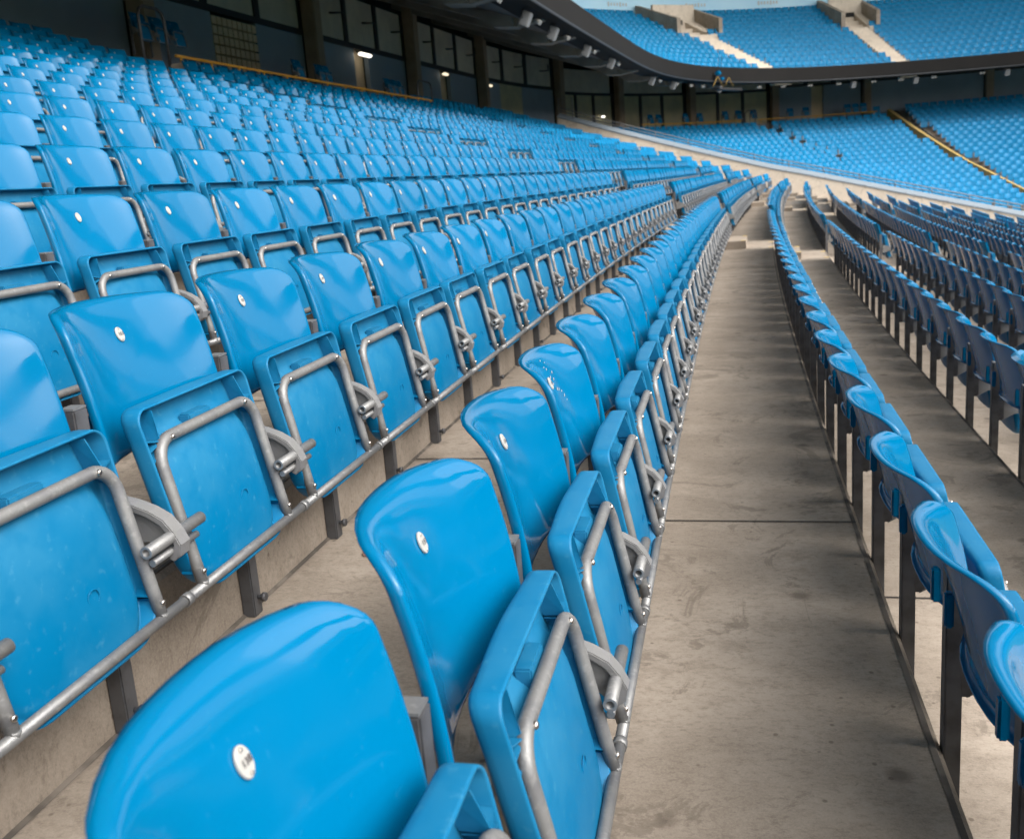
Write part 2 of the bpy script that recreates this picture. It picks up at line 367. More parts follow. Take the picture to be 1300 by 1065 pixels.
COLS = [2.1-7.5, 2.1, 9.6, 17.1, 24.8, 32.2, 39.9]
FCOLS = [47.2, 51.2, 55.2, 59.4, 63.9, 69.9, 76.5]
def path_for(u): return near if u < 42 else far
def lab(base, txt): return base+' '+txt
def bay(u0, u1, kind, label, group='concourse wall bays behind the seats'):
    fn = far if u1 > 42 else near
    root = empty('wall_bay', (*fn(XW, u0)[:2], 3.3), 0, label=label, category='wall bay', group=group)
    def P_(name, parts, m, parent=root):
        if len(parts) > 1 and name in ('wall_panel', 'mullion'):
            for q in parts: P_(name, [q], m, parent)
            return
        o = MB()
        for X0, X1, a, b_, z0, z1 in parts:
            us = frange(a, b_, 4)
            sweep(o, [(X0, z0), (X1, z0), (X1, z1), (X0, z1), (X0, z0)], us, fn)
            for q, e in ((us[0], 0), (us[-1], 1)):
                c = [(*fn(X, q)[:2], z) for X, z in ((X0, z0), (X1, z0), (X1, z1), (X0, z1))]
                o.add(c, [(0, 1, 2, 3)])
        ob = o.build(name, m, parent)
        ob.location = -root.location
        return ob
    a, b_ = u0+.22, u1-.22; L = b_-a
    if kind in ('panel', 'door', 'glass', 'olivelow'):
        zt = 5.42
        if kind == 'panel': P_('wall_panel', [(XW-.15, XW, a, b_, 3.2, zt)], M_PANEL)
        elif kind == 'door':
            d0, d1 = a+L*.41, a+L*.56
            P_('wall_panel', [(XW-.15, XW, a, d0, 3.2, zt), (XW-.15, XW, d1, b_, 3.2, zt)], M_PANEL)
            P_('doorway', [(XW-.25, XW-.2, d0, d1, 3.2, zt)], M_BEIGE)
        elif kind == 'glass':
            d0, d1 = a+L*.38, a+L*.66
            P_('wall_panel', [(XW-.15, XW, a, d0, 3.2, zt), (XW-.15, XW, d1, b_, 3.2, zt)], M_PANEL)
            n = 9; parts = []
            for i in range(n):
                for j in range(9):
                    x0 = d0+(d1-d0)*i/n; z0 = 3.3+(zt-3.35)*j/9
                    parts.append((XW-.12, XW+.01, x0+.02, x0+(d1-d0)/n-.02, z0+.02, z0+(zt-3.35)/9-.02))
            P_('glass_block_panel', parts, M_BEIGE)
        else:
            d0, d1 = a+L*.3, a+L*.62
            P_('wall_panel', [(XW-.15, XW, a, d0, 3.2, zt), (XW-.15, XW, d1, b_, 3.2, zt)], M_PANEL)
            P_('cream_panel', [(XW-.15, XW-.01, d0, d1, 3.2, zt)], M_OLIVE)
        P_('transom', [(XW-.2, XW+.05, u0+.2, u1-.2, zt+.003, zt+.16)], M_FRAME)
        n = 3; parts = []; fr = []; 
        for i in range(n):
            x0 = a+L*(.02+.327*i)
            wob = P_('window', [(XW-.14, XW-.02, x0+.12, x0+L*.327-.12, zt+.163, 7.0)], M_BLIND)
            o = MB(); c = fn(XW+.16, x0+L*.19); c2 = fn(XW-.01, x0+L*.19)
            o.tube([(*c2[:2], 6.32), (*c[:2], 6.30), (*fn(XW+.30, x0+L*.23)[:2], 6.33), (*fn(XW+.30, x0+L*.23)[:2], 6.62)], .035, 6)
            ob = o.build('wall_bracket', M_FRAME, root); ob.location = -root.location
        P_('mullion', [(XW-.15, XW+.04, a+L*(.02+.327*i)-.12, a+L*(.02+.327*i)+.12, zt+.165, 7.0) for i in range(4)], M_FRAME)
    else:
        n = 3
        for i in range(n):
            x0 = a+L*i/n
            P_('window', [(XW-.14, XW-.03, x0+.07, x0+L/n-.07, 3.2, 5.25)], M_OLIVE)
        P_('mullion', [(XW-.15, XW+.03, a+L*i/n-.07, a+L*i/n+.07, 3.2, 5.25) for i in range(4)], M_FRAME)
        P_('transom', [(XW-.2, XW+.05, u0+.2, u1-.2, 5.253, 5.40)], M_FRAME)
        P_('upper_window', [(XW-.14, XW-.03, a+.1, b_-.1, 5.403, 6.6)], M_BLIND)
bays = [(COLS[1], COLS[2], 'panel', 'plain blue-grey concourse wall bay at the top left corner of the photo'),
        (COLS[2], COLS[3], 'panel', 'dark blue-grey wall bay left of the arched hoop rail'),
        (COLS[3], COLS[4], 'glass', 'dark wall bay with a cream glass block grid behind the yellow rail'),
        (COLS[4], COLS[5], 'door', 'dark wall bay with a lit doorway under the bright strip lamp'),
        (COLS[5], COLS[6], 'door', 'dark wall bay with a narrow beige doorway right of the yellow rail end'),
        (COLS[6], FCOLS[0], 'olivelow', 'dark wall bay with a cream panel above the top of the sloping parapet'),
        (FCOLS[0], FCOLS[1], 'olive', 'corner wall bay of three olive windows, leftmost above the far yellow rail'),
        (FCOLS[1], FCOLS[2], 'olive', 'corner wall bay of olive windows left of the far cream doorway'),
        (FCOLS[2], FCOLS[3], 'olive', 'olive window bay above the dotted far aisle'),
        (FCOLS[3], FCOLS[4], 'door', 'blue-grey wall bay with beige doorway at the right end of the far yellow rail'),
        (FCOLS[4], FCOLS[5], 'panel', 'blue-grey wall bay above the top of the yellow far aisle'),
        (FCOLS[5], FCOLS[6], 'panel', 'blue-grey wall bay at the right edge above the far seats')]
for a, b_, k, l in bays: bay(a, b_, k, l)
# back-up dark wall behind the bays
mb = MB(); sweep(mb, [(XW-1.2, 3.0), (XW-1.2, 8.5)], frange(-8, 100, 100), far)
mb.build('concourse_back_wall', M_DARK, kind='structure')
col_lab = ['leftmost square concourse column beside the plain dark wall', 'concourse column at the left behind the arched hoop rail', 'concourse column right of the glass block grid',
           'concourse column right of the lit strip lamp', 'concourse column near the right end of the near yellow rail', 'concourse column above the top of the sloping parapet',
           'dark column at the corner left of the olive windows', 'dark column between the first and second olive window bays', 'dark column above the dotted far aisle', 'dark column right of the far olive windows',
           'dark column right of the far yellow rail end', 'dark column at the right edge behind the far seats']
for i, u in enumerate(COLS[1:]+FCOLS[:6]):
    fn = path_for(u) if u > 40 else near
    x, y, h = fn(XW+.25, u)
    mb = MB(); mb.box((0, 0, 2.3), (.42, .46, 4.8), bev=.03)
    root = empty('concourse_column', (x, y, 3.1), -h, label=col_lab[i], category='column', group='columns of the concourse')
    mb.build('shaft', M_COLUMN, root)
    m2 = MB(); m2.box((0, 0, .12), (.5, .54, .24), bev=.02); m2.build('base', M_COLUMN, root)

# ------------------------------------------------------------------ upper tier
XF, ZB, ZT = -5.0, 5.076, 5.80
UR, UH = 15, .36
FU = frange(-62, 30, 46) + frange(30.5, 86, 140) + frange(87, 250, 120)
mb = MB()
sweep(mb, [(XF-.02, ZB+.06), (XF, ZB+.10), (XF, ZT), (XF-.04, ZT+.03), (XF-.22, ZT+.03), (XF-.22, 5.15)], FU, far, 0)
sweep(mb, [(XF+.03, ZB-.02), (XF+.05, ZB), (XF+.05, ZB+.055), (XF-.0, ZB+.06)], FU, far, 1)
sweep(mb, [(XF+.03, ZB-.02), (XF-.15, ZB-.05), (XF-.9, ZB+.02)], FU, far, 0)
mb.build('upper_tier_fascia', [M_FASCIA, M_FASCIA_RIB], label='long charcoal fascia edge of the upper tier sweeping round the corner', category='fascia')
mb = MB()
sweep(mb, [(XF-.9, ZB+.02), (-7.2, 5.55), (-13.8, 8.6)], FU, far)
mb.build('upper_tier_soffit', M_SOFFIT, kind='structure')
p = []
for r in range(UR):
    X0 = -5.25-.79*r; z = 5.15+UH*r
    p += [(X0, z), (X0-.79, z)]
zt_ = 5.15+UH*(UR-1)
p += [(X0-.79, zt_+.5), (X0-1.6, zt_+.5)]
mb = MB(); sweep(mb, p, FU, far)
mb.build('upper_terrace', M_CONC_L, kind='structure')
XB = X0-.85
mb = MB(); sweep(mb, [(XB, zt_+.35), (XB, zt_+.55), (XB-.05, zt_+.56)], FU, far, 0); sweep(mb, [(XB-.05, zt_+.56), (XB-.05, zt_+3.2), (XB-.4, zt_+3.2)], FU, far, 1)
UBW = mb.build('upper_back_wall', [M_CONC_L, M_BAND], label='pale blue wall band along the top of the upper tier', category='wall')
# raker beams under the upper tier
k = 0
rk = ['first', 'second', 'third', 'fourth', 'fifth', 'sixth', 'seventh', 'eighth', 'ninth', 'tenth', 'eleventh', 'twelfth', 'thirteenth', 'fourteenth', 'fifteenth', 'sixteenth', 'seventeenth']
for u in [9.6, 13.3, 17.1, 20.9, 24.8, 28.5, 32.2, 36.0, 39.9, 43.5, 47.2, 51.2]:
    x, y, h = far(XF-.2, u)
    root = empty('raker_beam', (x, y, ZB), -h, label='sloping beam under the upper tier, %s from the left' % rk[k], category='beam', group='raker beams under the upper tier'); k += 1
    mb = MB(); mb.poly([(-.15, -.06), (-.9, -.16), (-7.6, 2.2), (-7.6, 3.1), (-.6, .3), (-.15, .1)], -.16, .16)
    mb.build('beam', M_BEAM, root)
    m2 = MB(); m2.poly([(-.9, -.162), (-1.5, -.1), (-2.2, .42), (-1.0, .22)], -.3, .3); m2.build('haunch', M_BEAM, root)

# roof over the stands (out of the frame; it shades them and shows in the gloss)
mb = MB()
def roof_edge(u):
    t = max(0., min(1., (u-33)/12)); t = t*t*(3-2*t)
    return 1.0 + (3.0-1.0)*t, 20.0 + 5.5*t
b0 = len(mb.v)
for u in FU:
    Xi, zi = roof_edge(u)
    for X, z in ((Xi, zi), (-34, zi+4), (-34, zi+4.8), (Xi, zi+1.0)):
        c = far(X, u); mb.v.append((c[0], c[1], z))
for i in range(len(FU)-1):
    for k in range(4):
        mb.f.append((b0+i*4+k, b0+i*4+(k+1) % 4, b0+(i+1)*4+(k+1) % 4, b0+(i+1)*4+k)); mb.m.append(0); mb.sm.append(False)
u = -60.0
while u < 245:
    Xi, zi = roof_edge(u); c = far(Xi, u)
    mb.box((c[0], c[1], zi-.1), (2.4, .5, 1.3), rot=-c[2])
    u += 3.2
sweep(mb, [(-19.2, 9.5), (-19.2, 26)], frange(-62, 42, 50), far)
mb.build('stadium_roof', M_ROOF, kind='structure')
mb = MB()
us = frange(88, 250, 60)
sweep(mb, [(-13.0, 8.6), (-11.6, 3.2), (-9.9, 2.6), (10.5, -2.8), (10.5, -5.2)], us, far)
mb.build('opposite_stand', M_BLUEBANK, kind='structure')

# ------------------------------------------------------------------ seats, detailed
F = FLOOR
def rounded(hw, z0, z1, rt, rb, n=7, hwb=None):
    """outline (y, z) anticlockwise, top radius rt, bottom radius rb"""
    hwb = hwb or hw; pts = []
    def arc(cy, cz, r, a0, a1): return [(cy+r*math.cos(a0+(a1-a0)*i/n), cz+r*math.sin(a0+(a1-a0)*i/n)) for i in range(n+1)]
    pts += arc(hw-rt, z1-rt, rt, 0, PI/2)
    pts += [(y, z1) for y in frange(hw-rt, -hw+rt, 10)[1:-1]]
    pts += arc(-hw+rt, z1-rt, rt, PI/2, PI)
    pts += [(-hw+(hw-hwb)*t, z1-rt+(z0+rb-z1+rt)*t) for t in frange(0, 1, 6)[1:-1]]
    pts += arc(-hwb+rb, z0+rb, rb, PI, 1.5*PI)
    pts += [(y, z0) for y in frange(-hwb+rb, hwb-rb, 8)[1:-1]]
    pts += arc(hwb-rb, z0+rb, rb, 1.5*PI, 2*PI)
    pts += [(hwb+(hw-hwb)*t, z0+rb+(z1-rt-z0-rb)*t) for t in frange(0, 1, 6)[1:-1]]
    return pts
def rings(outline, c, S, insets, ts):
    """closed surface strips: list of rings; insets = [(inset, dx)] from centre surface out and round"""
    def norm(i):
        a = outline[i-1]; b = outline[(i+1) % len(outline)]
        t = Vector((b[0]-a[0], b[1]-a[1])); t.normalize(); return Vector((-t.y, t.x))
    N = [norm(i) for i in range(len(outline))]
    R = []
    for t in ts:
        R.append([(S(c[0]+(y-c[0])*t, c[1]+(z-c[1])*t), c[0]+(y-c[0])*t, c[1]+(z-c[1])*t) for y, z in outline])
    for ins, dx in insets:
        rg = []
        for i, (y, z) in enumerate(outline):
            yy, zz = y+N[i].x*ins, z+N[i].y*ins
            rg.append((S(yy, zz)+dx, yy, zz))
        R.append(rg)
    return R
def strips(mb, R, close_first=True, close_last=True, m=0, split=()):
    n = len(R[0]); b = len(mb.v)
    for rg in R: mb.v += [(x, y, z+F) for x, y, z in rg]
    for j in range(len(R)-1):
        for i in range(n):
            mb.f.append((b+j*n+i, b+j*n+(i+1) % n, b+(j+1)*n+(i+1) % n, b+(j+1)*n+i)); mb.m.append(m); mb.sm.append(True)
    for flag, j in ((close_first, 0), (close_last, len(R)-1)):
        if flag:
            cx_ = sum(q[0] for q in R[j])/n; cy_ = sum(q[1] for q in R[j])/n; cz_ = sum(q[2] for q in R[j])/n
            mb.v.append((cx_, cy_, cz_+F)); q = len(mb.v)-1
            for i in range(n): mb.f.append((b+j*n+i, b+j*n+(i+1) % n, q)); mb.m.append(m); mb.sm.append(True)
ZB0, ZB1 = .110, .405
BHW = .214
def back_S(y, z):
    b = (z-ZB0)/(ZB1-ZB0); b = max(-.05, min(1.05, b)); a = abs(y)/BHW
    c = -.165 - .046*b - .041*b*b
    lip = -.009*max(0, (b-.86)/.14)**2
    return c + (.040+.029*b)*a**2.5 + lip
def make_back():
    mb = MB(); o = [(y, z-.010*(y/BHW)**2*(z-ZB0)/(ZB1-ZB0)) for y, z in rounded(BHW, ZB0, ZB1+.002, .046, .016)]
    c = (0, .265)
    R = rings(o, c, back_S, [(.012, 0), (.006, -.0012), (.002, -.005), (0, -.011), (0, -.021), (.003, -.023), (.006, -.021), (.0075, -.013), (.012, -.009)], [.08, .25, .45, .62, .76, .87])
    R += [[(back_S(c[0]+(y-c[0])*t, c[1]+(z-c[1])*t)-.008, c[0]+(y-c[0])*t, c[1]+(z-c[1])*t) for y, z in o] for t in (.85, .6, .3, .08)]
    strips(mb, R)
    for s in (-1, 1):                             # fixing lugs on the rear
        mb.box((-.184, s*.190, .170+F), (.018, .020, .075), bev=.004)
    return mb
LEAN = -.19
def rim_x(z): return -.026 + LEAN*z
PZ0, PZ1 = -.152, .218
def pan_front(y, z):
    # dished underside seen from the aisle
    qy = abs(y)/.165; qz = abs(z+.005)/.152
    d = (qy**4+qz**4)**.25
    t = max(0., min(1., (1.14-d)/.22)); t = t*t*(3-2*t)
    return rim_x(z) - .036 + .026*t + .010*max(0, 1-d*d)
def pan_rear(y, z):
    a = min(1, abs(y)/.21); return rim_x(z) - .046 - .004*math.cos(a*PI) + .006*max(0, (z-.16)/.07)**2*-1
def make_pan():
    mb = MB(); o = rounded(.203, PZ0, PZ1, .030, .085, hwb=.194)
    c = (0, .03)
    R = rings(o, c, pan_rear, [(.014, 0), (.005, .003), (.001, .009), (0, .018)], [.08, .3, .55, .75, .9])
    R += rings(o, c, lambda y, z: rim_x(z), [(0, -.004), (.001, 0), (.004, 0), (.0055, -.003)], [])
    def fr(t): return [(pan_front(c[0]+(y-c[0])*t, c[1]+(z-c[1])*t), c[0]+(y-c[0])*t, c[1]+(z-c[1])*t) for y, z in o]
    R += rings(o, c, pan_front, [(.008, .006), (.010, 0)], [])
    R += [fr(t) for t in (.92, .88, .84, .8, .76, .72, .68, .62, .5, .35, .2, .07)]
    strips(mb, R)
    for s in (-1, 1):                             # gussets at the corners
        for dy, dz in ((.0, 0), (.018, .012), (-.016, -.014)):
            y0, z0 = s*(.195), .138+dz*1.6
            y1, z1 = s*(.168), .148+dz*.3
            w = .0012
            x0 = rim_x(z0); 
            mb.add([(x0-.034, y0, z0-w+F), (x0-.002, y0, z0-w+F), (rim_x(z1)+.004, y1, z1-w+F), (rim_x(z1)-.034, y1, z1-w+F),
                    (x0-.034, y0, z0+w+F), (x0-.002, y0, z0+w+F), (rim_x(z1)+.004, y1, z1+w+F), (rim_x(z1)-.034, y1, z1+w+F)],
                   [(0, 1, 2, 3), (4, 7, 6, 5), (0, 4, 5, 1), (1, 5, 6, 2), (2, 6, 7, 3), (3, 7, 4, 0)])
        y1, z1 = s*.165, .150
        mb.add([(rim_x(.20)-.034, s*.150, .208+F), (rim_x(.20)-.004, s*.152, .208+F), (rim_x(z1)+.003, y1, z1+F), (rim_x(z1)-.034, y1, z1+F),
                (rim_x(.20)-.034, s*.1525, .208+F), (rim_x(.20)-.004, s*.1545, .208+F), (rim_x(z1)+.003, y1+.0025, z1+F), (rim_x(z1)-.034, y1+.0025, z1+F)],
               [(0, 1, 2, 3), (4, 7, 6, 5), (0, 4, 5, 1), (1, 5, 6, 2), (2, 6, 7, 3), (3, 7, 4, 0)])
        for dz in (-.090, -.075, -.105):
            z0 = dz; mb.add([(rim_x(z0)-.03, s*.189, z0+F), (rim_x(z0)-.001, s*.189, z0+F), (rim_x(-.088)+.006, s*.172, -.088+F), (rim_x(-.088)-.03, s*.172, -.088+F),
                             (rim_x(z0)-.03, s*.189, z0+.0025+F), (rim_x(z0)-.001, s*.189, z0+.0025+F), (rim_x(-.088)+.006, s*.172, -.0855+F), (rim_x(-.088)-.03, s*.172, -.0855+F)],
                            [(0, 1, 2, 3), (4, 7, 6, 5), (0, 4, 5, 1), (1, 5, 6, 2), (2, 6, 7, 3), (3, 7, 4, 0)])
    mb.box((rim_x(.15)-.022, 0, .156+F), (.026, .08, .030), bev=.003)
    # moulded ring mark
    ring = [(pan_front(.05, -.03)+.0005, .05+.014*math.cos(a), -.03+.014*math.sin(a)+F) for a in [2*PI*i/16 for i in range(17)]]
    mb.tube(ring, .0011, 5, caps=False)
    return mb
def u_path(hw=.182, z0=-.125, z1=.153, r=.048, dx=.003):
    pts = []
    def X(z): return rim_x(z)+dx
    for z in frange(z0, z1-r, 5): pts.append((X(z), -hw, z+F))
    for i in range(1, 8):
        a = PI - (PI/2)*i/8; z = z1-r+r*math.sin(a); pts.append((X(z), -hw+r+r*math.cos(a), z+F))
    for y in frange(-hw+r, hw-r, 4): pts.append((X(z1), y, z1+F))
    for i in range(1, 8):
        a = PI/2 - (PI/2)*i/8; z = z1-r+r*math.sin(a); pts.append((X(z), hw-r+r*math.cos(a), z+F))
    for z in frange(z1-r, z0, 5): pts.append((X(z), hw, z+F))
    return pts
RX, RZ = .002, -.131
def make_frame():
    mb = MB(); p = u_path(); mb.tube(p, .0115, 12)
    for y, z in ((-.140, .153), (.140, .153), (-.182, -.100), (.182, -.100)):
        x = rim_x(z)+.003+.0108
        mb.tube([(x-.002, y, z+F), (x+.0035, y, z+F), (x+.005, y, z+F)], .005, 8, m=1, radii=[.0055, .0055, .003])
    return mb
def make_rail():
    mb = MB(); mb.tube([(RX, -.25, RZ+F), (RX, .25, RZ+F)], .0105, 10)
    mb.tube([(RX, -.250, RZ+F), (RX, -.232, RZ+F)], .0128, 10)
    for s in (-1, 1): mb.tube([(rim_x(-.12)+.008, s*.182, -.118+F), (RX, s*.182, RZ+F)], .0095, 8)
    return mb
YB = -.25
def make_bracket():
    mb = MB()
    out = [(-.135, .074), (-.100, .070), (-.064, .061), (-.032, .049), (-.005, .033), (.013, .009), (.024, -.014), (.019, -.036), (.005, -.046)]
    inn = [(-.004, -.040), (.004, -.028), (.010, -.014), (.001, .002), (-.013, .022), (-.037, .037), (-.067, .048), (-.102, .057), (-.135, .060)]
    def ext(pts, y0, y1, bev):
        bm = bmesh.new(); a = [bm.verts.new((x, YB+y0, z+F)) for x, z in pts]; f = bm.faces.new(a)
        r = bmesh.ops.extrude_face_region(bm, geom=[f])
        for v in [g for g in r['geom'] if isinstance(g, bmesh.types.BMVert)]: v.co.y += y1-y0
        if bev: bmesh.ops.bevel(bm, geom=[e for e in bm.edges if abs(e.verts[0].co.y-e.verts[1].co.y) < 1e-5], offset=bev, segments=2, affect='EDGES')
        bm.verts.index_update(); mb.add([v.co.copy() for v in bm.verts], [[v.index for v in q.verts] for q in bm.faces]); bm.free()
    ext(out+inn, -.017, .017, .002)
    ext([(-.134, .060), (-.066, .049), (-.036, .038), (-.012, .023), (.002, .003), (.008, -.014), (.000, -.036), (-.012, -.040), (-.022, -.030), (-.045, -.012), (-.075, -.016), (-.134, -.050)], -.006, .006, 0)
    return mb
def make_stub():
    mb = MB()
    y0, y1 = YB-.088, YB+.088
    n = 14; vs = []
    for y, r in ((y1, .0115), (y0, .0115), (y0, .0072), (y0+.03, .0072)):
        vs += [(.004+r*math.cos(2*PI*k/n), y, r*math.sin(2*PI*k/n)+F) for k in range(n)]
    b = len(mb.v); mb.v += vs
    for j in range(3):
        for k in range(n): mb.f.append((b+j*n+k, b+(j+1)*n+k, b+(j+1)*n+(k+1) % n, b+j*n+(k+1) % n)); mb.m.append(0); mb.sm.append(j != 1)
    mb.f.append(tuple(b+k for k in range(n))); mb.m.append(0); mb.sm.append(False)
    mb.f.append(tuple(b+3*n+k for k in range(n))); mb.m.append(1); mb.sm.append(False)
    mb.tube([(.002, YB-.072, -.026+F), (.002, YB+.070, -.026+F)], .0068, 9)
    return mb
def make_leg():
    mb = MB()
    mb.box((-.162, YB, (F+.236)/2), (.034, .038, F+.236), bev=.003)
    mb.box((-.138, YB, .005+F), (.03, .034, .10), bev=.006)
    mb.box((-.162, YB, .238+F), (.031, .035, .004), m=1)
    mb.tube([(-.148, YB+.004, .045), (-.124, YB+.004, .045)], .006, 8)
    mb.tube([(-.134, YB+.004, .045), (-.124, YB+.004, .045)], .011, 6)
    return mb
ZP = .332
def make_plate():
    mb = MB(); n = 28
    sl = (back_S(0, ZP+.01)-back_S(0, ZP-.01))/.02
    al = math.atan(-sl)
    def q(y, t, d):   # d out of the surface
        return (back_S(0, ZP)+.0015 - t*math.sin(al) + d*math.cos(al), y, ZP+F + t*math.cos(al) + d*math.sin(al))
    rr = []
    for sc, d in ((1.0, 0.0), (1.0, .0022), (.93, .0030)):
        rr.append([q(.0108*sc*math.cos(2*PI*k/n), .0158*sc*math.sin(2*PI*k/n), d) for k in range(n)])
    b = len(mb.v)
    for rg in rr: mb.v += rg
    for j in range(2):
        for k in range(n): mb.f.append((b+j*n+k, b+j*n+(k+1) % n, b+(j+1)*n+(k+1) % n, b+(j+1)*n+k)); mb.m.append(0); mb.sm.append(False)
    mb.f.append(tuple(b+2*n+k for k in range(n))); mb.m.append(0); mb.sm.append(False)
    for t in (-.0112, .0112):
        c = q(0, t, .003); e = q(0, t, .0048); mb.tube([c, e], .003, 8, m=1, radii=[.0024, .0016])
    return mb, al
pl, AL = make_plate()
ME = dict(backrest=make_back().mesh('backrest', [M_BACK]), seat_pan=make_pan().mesh('seat_pan', [M_PAN]),
          pan_frame=make_frame().mesh('pan_frame', [M_GALV, M_SCREW]), bottom_rail=make_rail().mesh('bottom_rail', [M_GALV]),
          hinge_bracket=make_bracket().mesh('hinge_bracket', [M_CAST]), pivot_tube=make_stub().mesh('pivot_tube', [M_GALV, M_DARK]),
          leg=make_leg().mesh('leg', [M_LEG, M_GALV]), number_plate=pl.mesh('number_plate', [M_PLATE, M_SCREW]))
def new(name, me, parent):
    o = bpy.data.objects.new(name, me); COL.objects.link(o); o.parent = parent; return o
def make_seat():
    root = empty('stadium_seat', (0, 0, 0), 0, category='seat')
    b = new('backrest', ME['backrest'], root); new('number_plate', ME['number_plate'], b)
    p = new('seat_pan', ME['seat_pan'], root); new('pan_frame', ME['pan_frame'], p)
    h = new('hinge_bracket', ME['hinge_bracket'], root); new('pivot_tube', ME['pivot_tube'], h)
    new('bottom_rail', ME['bottom_rail'], root); new('leg', ME['leg'], root)
    return root
def copy_tree(o, parent=None):
    c = o.copy(); COL.objects.link(c); c.parent = parent
    for ch in o.children: copy_tree(ch, c)
    return c

def SZ(r): return H(r)+EZ-(.05 if r < 0 else 0)
# ---- every seat position of the near block
PHASE = {0: -.165, 1: .35, 2: .315, 3: .343, 4: .363, 5: .41, -1: .33}
seats = []
for r in range(14, -15, -1):
    c0 = PHASE.get(r, (r*.137+.5) % .5)
    k0 = int((-4.0)//.5)
    for k in range(k0, 90):
        s = c0 + .5*k
        if s < -2.2 or s > S_END-.25: continue
        if any(a-.20 < s < b_+.20 for a, b_ in AISLES): continue
        if r > 12 and 13 < s < 28.6: continue
        x, y, h = near(-r*D, s)
        pj = proj(x, y, H(r)+.1)
        dist = math.dist((x, y, H(r)), CAM)
        if pj is None and dist > 1.6: continue
        if pj and (pj[0] < -260 or pj[0] > 1560 or pj[1] > 1500) and dist > 2.4: continue
        inframe = dist < 1.6 or (pj is not None and dist < 4 and -260 < pj[0] < 1700) or (pj is not None and -60 < pj[0] < 1360 and pj[1] < 1130)
        seats.append([dist, inframe, r, s, x, y, h])
vis = sorted([q for q in seats if q[1]], key=lambda q: q[0])[:300]
ids = {id(q) for q in vis}
rowname = {}
for r in range(14, -15, -1):
    rowname[r] = ('camera row just left of walkway' if r == 0 else
                  ('%s row up left of walkway' % ordn(r) if r > 0 else
                   ('first row right of walkway' if r == -1 else '%s row right of walkway' % ordn(-r))))
byrow = {}
for q in vis: byrow.setdefault(q[2], []).append(q)
proto = make_seat()
first = True
for r, L in sorted(byrow.items(), key=lambda t: -t[0]):
    L.sort(key=lambda q: q[3])
    for i, q in enumerate(L):
        o = proto if first else copy_tree(proto); first = False
        o.location = (q[4], q[5], SZ(r)); o.rotation_euler[2] = -q[6]
        o['label'] = 'blue tip-up seat, %s from near end, %s' % (ordn(i+1), rowname[r])
        o['group'] = 'blue stadium seats of the near stand'
        for ch in o.children:
            if ch.name.startswith('seat_pan'):       # each pan rests at a slightly different tilt
                t = random.uniform(-.022, .016); ch.rotation_euler[1] = t
                ch.location = Vector((rim_x(RZ), 0, RZ+F)) - Matrix.Rotation(t, 3, 'Y') @ Vector((rim_x(RZ), 0, RZ+F))
            if ch.name.startswith('backrest'):
                t = random.uniform(-.010, .010); ch.rotation_euler[1] = t
                ch.location = Vector((-.16, 0, .15+F)) - Matrix.Rotation(t, 3, 'Y') @ Vector((-.16, 0, .15+F))
        if r == 0 and abs(q[3]-(PHASE[0]+1.0)) < .1:      # white splashes on this one backrest
            bk = [c for c in o.children if c.name.startswith('backrest')][0]; mb = MB(); rs = random.Random(3)
            for j in range(13):
                y = .02+rs.uniform(-.015, .03)+.003*j; z = .385-.009*j+rs.uniform(-.004, .004); e = rs.uniform(.0012, .0034)
                x = back_S(y, z)+.0004
                mb.add([(x+.0006, y+e*math.cos(t), z+F+e*1.7*math.sin(t)) for t in [2*PI*k/8 for k in range(8)]] + [(x+.0018, y, z+F)], [(k, (k+1) % 8, 8) for k in range(8)])
            mb.build('white_splashes', M_PLATE, bk)
        if q[0] < 3.2 and r in (0, 1, 2):
            num = {0: 137, 1: 163, 2: 190}[r] - int(round((q[3]-PHASE[r])/.5))
            if r == 0: num = 137 - int(round((q[3]+.16)/.5))
            cu = bpy.data.curves.new('n', 'FONT'); cu.body = str(num); cu.size = 1.0; cu.align_x = 'CENTER'; cu.align_y = 'CENTER'; cu.offset = 0; cu.extrude = .015; cu.space_character = 1.12
            tmp = bpy.data.objects.new('n', cu); COL.objects.link(tmp)
            me = bpy.data.meshes.new_from_object(tmp); bpy.data.objects.remove(tmp)
            me.materials.clear(); me.materials.append(M_INK)
            # text plane: x -> -y?  reader stands on the pitch side looking towards -x
            X = Vector((0, 1, 0)); Z = Vector((math.cos(AL), 0, math.sin(AL))); Y = Z.cross(X)
            org = Vector((back_S(0, ZP)+.0015+.0048*math.cos(AL), 0, ZP+F+.0048*math.sin(AL)))
            for v in me.vertices: v.co = org + X*(v.co.x*.0096) + Y*(v.co.y*.0105) + Z*(v.co.z*.0100)
            bk = [c for c in o.children if c.name.startswith('backrest')][0]
            pt = [c for c in bk.children if c.name.startswith('number_plate')][0]
            t = bpy.data.objects.new('seat_number', me); COL.objects.link(t); t.parent = bk

